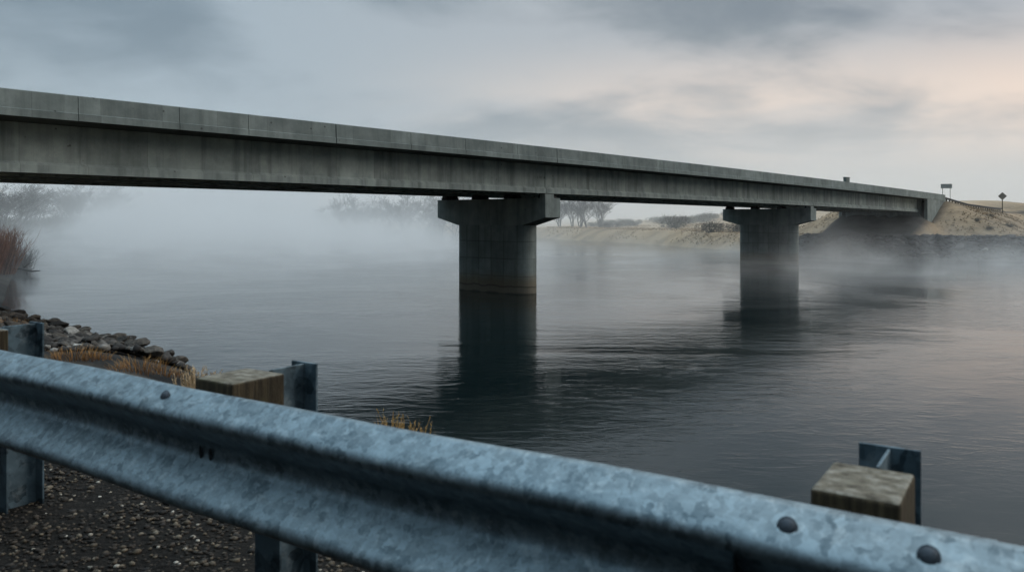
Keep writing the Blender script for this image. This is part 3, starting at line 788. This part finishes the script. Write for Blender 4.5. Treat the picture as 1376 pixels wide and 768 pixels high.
def bush_proto(seed,n=900):
    """rounded bush: short twigs filling an uneven dome"""
    rnd=random.Random(seed); m=MB()
    lobes=[(rnd.uniform(-.55,.55),rnd.uniform(-.55,.55),rnd.uniform(.15,.55),rnd.uniform(.28,.5)) for _ in range(9)]
    for i in range(n):
        lx,ly,lz,lr=rnd.choice(lobes); d=Vector((rnd.gauss(0,1),rnd.gauss(0,1),rnd.gauss(0,1))).normalized()*lr*rnd.random()**.4
        p=Vector((lx,ly,lz))+d
        if p.z<0: p.z=-p.z*.3
        e=p+(d.normalized()+Vector((rnd.uniform(-1,1),rnd.uniform(-1,1),rnd.uniform(-.2,1)))*.7).normalized()*rnd.uniform(.08,.17)
        m.tube([p,e],[.014,.006],3,c=rnd.uniform(.05,1),cap=False)
    for k in range(14):
        lx,ly,lz,lr=rnd.choice(lobes); m.tube([Vector((lx*.15,ly*.15,-.03)),Vector((lx*.6,ly*.6,lz*.5)),Vector((lx,ly,lz+lr*.5))],[.03,.02,.008],4,c=.1,cap=False)
    return m.mesh('shrub',M['sage'])
SH=[bush_proto(i) for i in (1,2)]
def put(me,name,x,y,s,lab,cat,grp=None,sz=1.,z=None):
    o=bpy.data.objects.new(name,me); COL.objects.link(o); o.location=(x,y,(tz(x,y) if z is None else z)-.03); o.scale=(s,s,s*sz); o.rotation_euler=(0,0,random.uniform(0,6.28))
    return tag(o,lab,cat,grp)
x,y=at(910,190); put(SH[0],'shrub',x,y,4.6,'largest dark rounded shrub on the far tan bank between the two piers','shrub',None,.8)
x,y=at(955,150); put(SH[1],'shrub',x,y,3.2,'dark shrub on the far bank just left of the second pier','shrub',None,.8)
x,y=at(985,150); put(SH[0],'shrub',x,y,3.0,'dark shrub partly hidden behind the second pier','shrub',None,.8)
x,y=at(822,215); put(SH[1],'shrub',x,y,3.0,'low shrub at the foot of the bare tree on the far bank','shrub',None,.7)
for k in range(34):
    px=random.uniform(796,985); d=random.uniform(250,300); x,y=at(px,d)
    put(random.choice(SH),'shrub',x,y,random.uniform(2.6,4.2),'grey sagebrush in the hazy line across the far fields','shrub','hazy shrubs on the far fields',.65)
for k in range(26):
    s=random.uniform(92,140); r=random.uniform(-24,-5); x,y=from_bridge(s,r)
    put(random.choice(SH),'shrub',x,y,random.uniform(.5,1.0),'small scrubby bush on the tan slope of the far road embankment','shrub','bushes on the far embankment',.75)
for i in range(24):
    px=random.uniform(-20,165); d=float(np.interp(px,[-30,0,12,34,78,130,171],[150,172,198,280,372,485,615]))+random.uniform(1,14)
    x,y=at(px,d); put(random.choice(SH),'shrub',x,y,random.uniform(3.2,5.2)*(1+d/900),'grey brush at the foot of the misty trees on the left bank','shrub','misty brush on the left bank',.95)
for i in range(12):
    px=random.uniform(440,612); d=random.uniform(262,320); x,y=at(px,d)
    put(random.choice(SH),'shrub',x,y,random.uniform(3.,5.),'ghostly brush below the misty trees beyond the river','shrub','misty brush beyond the river',.95)
# red willow thicket, left edge
WL=shrub_proto(21,'willow_thicket',M['willow'],420,1.,.9,.0065,.72)
WL2=shrub_proto(22,'willow_thicket',M['twig'],300,1.,.9,.006,.6)
x,y=at(-2,71); put(WL,'willow_thicket',x,y,4.1,'dense rust-red willow thicket at the left edge by the water','shrub',None,1.0)
x,y=at(24,84); put(WL2,'willow_thicket',x,y,3.4,'grey-brown leafless thicket behind the red willow','shrub',None,.9)
x,y=at(-22,66); put(WL,'willow_thicket',x,y,4.0,'second rust-red willow thicket cut off by the left edge','shrub',None,1.0)
TW=shrub_proto(31,'twig_shrub',M['twig'],34,1.,.4,.010,.4)
d=40; x,y=at(37,d); put(TW,'twig_shrub',x,y,1.15,'small dark leafless shrub at the top of the near rocks by the water','shrub',None,.85)
d=43; x,y=at(20,d); put(TW,'twig_shrub',x,y,.9,'second smaller leafless shrub at the left end of the near rocks','shrub',None,.85)
# driftwood over the water
m=MB(); a=Vector((*at(10,76),.45)); b=Vector((*at(54,74),.45))
m.tube([a,a.lerp(b,.4)+Vector((0,0,.12)),a.lerp(b,.75)+Vector((0,0,-.1)),b],[.14,.11,.08,.04],7)
c=a.lerp(b,.45)
m.tube([c,c+Vector((.5,0,.5)),c+Vector((1.0,.2,.75))],[.07,.05,.02],6); m.tube([c+Vector((.2,0,.2)),c+Vector((-.1,0,.8))],[.04,.015],5)
m.tube([a.lerp(b,.6),a.lerp(b,.62)+Vector((0,0,-.65))],[.05,.03],5); m.tube([a.lerp(b,.7),a.lerp(b,.85)+Vector((0,0,.3))],[.035,.012],5)
tag(m.build('driftwood_branch',M['driftwood'],smooth=True),'dark fallen branch sticking out over the water below the red willow','branch')

# ------------------------------------------------------------------ road, rail and signs on the far embankment
def road_z(s): return float(np.interp(s,ROAD_S,ROAD_Z))
m=MB(); st=stations(100,260,50)
asph=simple_mat('asphalt',(.05,.05,.05),.9,.25,2)
m.add([(*from_bridge(s,r),road_z(s)+.03) for s in st for r in (.2,10.2)],[(2*i,2*i+1,2*i+3,2*i+2) for i in range(len(st)-1)])
tag(m.build('road',asph),kind='structure')
x,y=from_bridge(99.5,-.55)
fr=empty('guardrail',(x,y,0),math.atan2(U[1],U[0]),'distant dark guardrail running down the far embankment from the bridge end','guardrail')
rg=[]
for i in range(41):
    s=.4+i*1.2; z=road_z(99.5+s)+.55
    rg.append([(s,-.03,z-.17),(s,-.09,z-.09),(s,-.03,z),(s,-.09,z+.09),(s,-.03,z+.17),(s,.0,z+.17),(s,.0,z-.17)])
m=MB(); m.prism(rg); m.build('rail_beam',M['farsteel'],fr)
for i in range(25):
    s=.6+i*1.95; z=road_z(99.5+s); m=MB(); m.box(s-.09,s+.09,.02,.20,z-.5,z+.70); m.build('post',M['dark'] if 0 else M['wood'],fr)
# rectangular sign on two posts
d=131.; x,y=at(1271.7,d); zb=tz(x,y)
rs=empty('road_sign',(x,y,zb),R(-24),'small grey rectangular sign on two thin posts beside the far bridge end','sign')
zc=H+(294-250)/1070.*d-zb
m=MB(); m.box(-.82,.82,-.02,.02,zc-.36,zc+.36); m.build('sign_panel',M['sign_back'],rs,bevel=.01)
m=MB(); m.box(-.84,.84,.021,.05,zc+.2,zc+.26); m.box(-.84,.84,.021,.05,zc-.26,zc-.2); m.build('stiffener',M['sign_back'],rs)
for q in (-.55,.55):
    m=MB(); m.box(q-.035,q+.035,.051,.12,-.3,zc+.36); m.build('sign_post',M['wood'],rs)
# diamond sign
d=156.; x,y=at(1347,d); zb=tz(x,y); zc=H+(294-263.5)/1070.*d-zb
ds=empty('road_sign',(x,y,zb),R(-20),'dark diamond shaped road sign on a single post far down the road','sign')
m=MB(); q=.74; rr=.09
pts_=[]
for k in range(4):
    a0=math.pi/2*k
    for e in (-.35,0,.35): pts_.append(((q-rr)*math.cos(a0)*1.0+rr*math.cos(a0+e*2),(q-rr)*math.sin(a0)+rr*math.sin(a0+e*2)))
m.prism([[(x0,-.02,zc+z0) for x0,z0 in pts_],[(x0,.02,zc+z0) for x0,z0 in pts_]]); m.build('sign_panel',M['sign_face'],ds)
m=MB(); m.box(-.07,.07,.021,.13,-.3,zc+.5); m.build('sign_post',M['wood'],ds)
# slim marker beyond the parapet end
x,y=from_bridge(101.5,10.8); zb=tz(x,y); m=MB()
mk=empty('marker_post',(x,y,zb),0,'slim pale marker post just beyond the bridge parapet end','post')
m=MB(); m.box(-.05,.05,-.03,.03,-.2,1.5); m.build('post_shaft',M['sign_back'],mk); m=MB(); m.box(-.09,.09,-.045,-.031,1.05,1.45); m.build('reflector',M['palerock'] if 0 else M['sign_face'],mk)

# ------------------------------------------------------------------ mist and haze
MIST_SIGMA=1.0
def mist_mat():
    m=bpy.data.materials.new('river_mist'); m.use_nodes=True; t=NT(m.node_tree); t.n.clear()
    out=t.node('ShaderNodeOutputMaterial'); pos=t.node('ShaderNodeNewGeometry').outputs['Position']
    x,y,z=sep(t,pos)
    r=t.math('ADD',t.math('MULTIPLY',t.math('SUBTRACT',x,P0[0]),V[0]),t.math('MULTIPLY',t.math('SUBTRACT',y,P0[1]),V[1]))
    s=t.math('ADD',t.math('MULTIPLY',t.math('SUBTRACT',x,P0[0]),U[0]),t.math('MULTIPLY',t.math('SUBTRACT',y,P0[1]),U[1]))
    up=t.range(r,2,80); 
    hs=t.math('MULTIPLY_ADD',up,1.7,1.15)
    n2=t.noise(t.scale(pos,(.05,.05,.0)),1.,3,.55,.5)
    hs=t.math('MULTIPLY',hs,t.range(n2,.32,.70,.45,1.9))
    fall=t.math('POWER',2.718,t.math('MULTIPLY',t.math('DIVIDE',z,hs),-1.))
    n=t.noise(t.scale(pos,(.10,.10,.10)),1.,4,.6,.9)
    q=t.math('SUBTRACT',s,t.math('MULTIPLY',r,.47))
    wfar=t.range(q,44,2,.07,1.); wnear=t.range(t.math('MULTIPLY_ADD',r,.12,q),-34,-10,.10,1.)
    up=t.math('MULTIPLY',up,t.math('MULTIPLY',wfar,wnear))
    pat=t.math('ADD',t.range(n,.38,.58,.08,.7),t.range(n,.52,.66,0.,1.5))
    far=t.range(s,12,62)                       # wisps towards the far shore under the bridge
    far=t.math('MULTIPLY',far,t.range(r,34,10))
    lvl=t.math('ADD',t.math('MULTIPLY',up,.115),t.math('MULTIPLY_ADD',far,.080,.002))
    dist=t.range(y,24,62,.0,1.)
    dens=t.math('MULTIPLY',t.math('MULTIPLY',lvl,dist),t.math('MULTIPLY',fall,pat))
    vs=t.node('ShaderNodeVolumeScatter',{'Color':(.985,.99,.985,1),'Density':dens,'Anisotropy':.3})
    t.l.new(vs.outputs[0],out.inputs['Volume'])
    return m
m=MB(); m.box(-420,150,20,640,.03,17); mist=m.build('mist',mist_mat()); tag(mist,'white steam mist drifting low over the river','mist',kind='stuff')
def haze_mat():
    m=bpy.data.materials.new('morning_haze'); m.use_nodes=True; t=NT(m.node_tree); t.n.clear()
    out=t.node('ShaderNodeOutputMaterial'); vs=t.node('ShaderNodeVolumeScatter',{'Color':(.985,.99,.985,1),'Density':.0018,'Anisotropy':.3}); t.l.new(vs.outputs[0],out.inputs['Volume']); return m
m=MB(); m.box(-400,1000,16,1300,-3,48); hz=m.build('haze',haze_mat(),loc=(P0[0],P0[1],0)); hz.rotation_euler=(0,0,math.atan2(U[1],U[0])); tag(hz,'thin grey morning haze filling the valley','haze',kind='stuff')

# ------------------------------------------------------------------ sky, sun, camera
SKY_SEED=9.4; SUN_AZ=R(80); SUN_EL=R(25); GLOW_AZ=R(32)      # to the right of the view, low
wd=bpy.data.worlds.new('World'); sc.world=wd; wd.use_nodes=True; t=NT(wd.node_tree); t.n.clear()
out=t.node('ShaderNodeOutputWorld'); bg=t.node('ShaderNodeBackground'); t.l.new(bg.outputs[0],out.inputs[0])
sky=t.node('ShaderNodeTexSky',sky_type='NISHITA',sun_disc=False,sun_elevation=SUN_EL,sun_rotation=SUN_AZ)
gen=t.node('ShaderNodeTexCoord').outputs['Generated']; x,y,z=sep(t,gen)
zz=t.math('ADD',t.math('MAXIMUM',z,0.),.30)
cv=t.node('ShaderNodeCombineXYZ',{'X':t.math('DIVIDE',x,zz),'Y':t.math('DIVIDE',y,zz),'Z':SKY_SEED}).outputs[0]
c1=t.noise(t.scale(cv,(.85,1.0,1)),1.25,5,.5,.5); c2=t.noise(t.scale(cv,(.9,1.,1)),3.6,5,.52,.3)
cl=t.math('SUBTRACT',t.math('ADD',t.math('MULTIPLY',c1,.70),t.math('MULTIPLY',c2,.30)),t.math('MULTIPLY',t.math('MULTIPLY',t.range(x,-.05,-.5),t.range(z,.12,.24)),.05))
dotp=t.math('ADD',t.math('MULTIPLY',x,math.sin(GLOW_AZ)),t.math('MULTIPLY',y,math.cos(GLOW_AZ)))
warm=t.range(dotp,.66,.965)
lowz=t.range(z,.27,.12)
peachy=t.noise(t.scale(cv,(.7,.9,1)),2.0,4,.5,.5)
band=t.math('MULTIPLY',t.range(z,.015,.085),t.range(z,.235,.125))
glow=t.math('MULTIPLY',t.math('MULTIPLY',warm,band),t.range(peachy,.34,.54,.35,1.))
dark=t.mix(glow,(.205,.240,.268),(.42,.405,.395)); lite=t.mix(glow,(.455,.472,.485),(.87,.715,.60))
cc=t.mix(t.ramp(t.math('ADD',cl,t.math('MULTIPLY',glow,.05)),[(.40,0.),(.59,1.)],'EASE'),dark,lite)
lft=t.range(x,.25,-.5)
cc=t.mix(lft,cc,t.mix(1.,cc,(.78,.93,1.02),'MULTIPLY'))
horiz=t.range(z,.15,.01)
cc=t.mix(t.math('MULTIPLY',horiz,.75),cc,t.mix(warm,(.58,.665,.72),(.55,.545,.54)))
cc=t.mix(1.,cc,t.mix(t.math('MULTIPLY',t.range(y,.25,-.45),t.range(z,.92,.5)),(1.,1.,1.),(.17,.195,.21)),'MULTIPLY')
cc=t.mix(1.,cc,t.mix(t.math('MULTIPLY',t.range(z,.24,.33),t.range(z,.60,.45)),(1.,1.,1.),(.95,1.0,1.0)),'MULTIPLY')
cc=t.mix(1.,cc,t.mix(t.range(z,.245,.42),(.735,.745,.765),(1.,1.,1.)),'MULTIPLY')
cc=t.mix(1.,cc,t.mix(t.range(z,.45,.8),(1.,1.,1.),(4.0,4.1,4.1)),'MULTIPLY')
nis=t.mix(1.,sky.outputs[0],(.09,.09,.09),'MULTIPLY')
t.l.new(t.mix(.94,nis,cc),bg.inputs[0]); bg.inputs[1].default_value=1.36
wd.cycles.sampling_method='MANUAL'; wd.cycles.sample_map_resolution=512

sl=bpy.data.lights.new('Sun','SUN'); sl.energy=1.0; sl.angle=R(28); sl.color=(1.,.92,.84)
so=bpy.data.objects.new('Sun',sl); COL.objects.link(so)
dv=Vector((math.sin(SUN_AZ)*math.cos(SUN_EL),math.cos(SUN_AZ)*math.cos(SUN_EL),math.sin(SUN_EL)))
so.rotation_euler=dv.to_track_quat('Z','Y').to_euler()

cam=bpy.data.cameras.new('Camera'); co=bpy.data.objects.new('Camera',cam); COL.objects.link(co); sc.camera=co
co.location=(0,0,H); co.rotation_euler=(R(90),0,0)
cam.sensor_width=36; cam.lens=36*F; cam.shift_y=-90/1376.; cam.clip_start=.05; cam.clip_end=8000
cam.dof.use_dof=True; cam.dof.focus_distance=45; cam.dof.aperture_fstop=5.6

sc.render.engine='CYCLES'
cy=sc.cycles; cy.use_denoising=True; cy.denoiser='OPENIMAGEDENOISE'; cy.use_adaptive_sampling=True; cy.adaptive_threshold=.02
cy.max_bounces=10; cy.diffuse_bounces=3; cy.glossy_bounces=3; cy.transmission_bounces=2; cy.volume_bounces=7; cy.transparent_max_bounces=6
cy.volume_step_rate=.35; cy.volume_max_steps=64; cy.sample_clamp_indirect=4.
cy.caustics_reflective=False; cy.caustics_refractive=False
sc.view_settings.view_transform='Standard'; sc.view_settings.look='None'; sc.view_settings.exposure=0; sc.view_settings.gamma=1
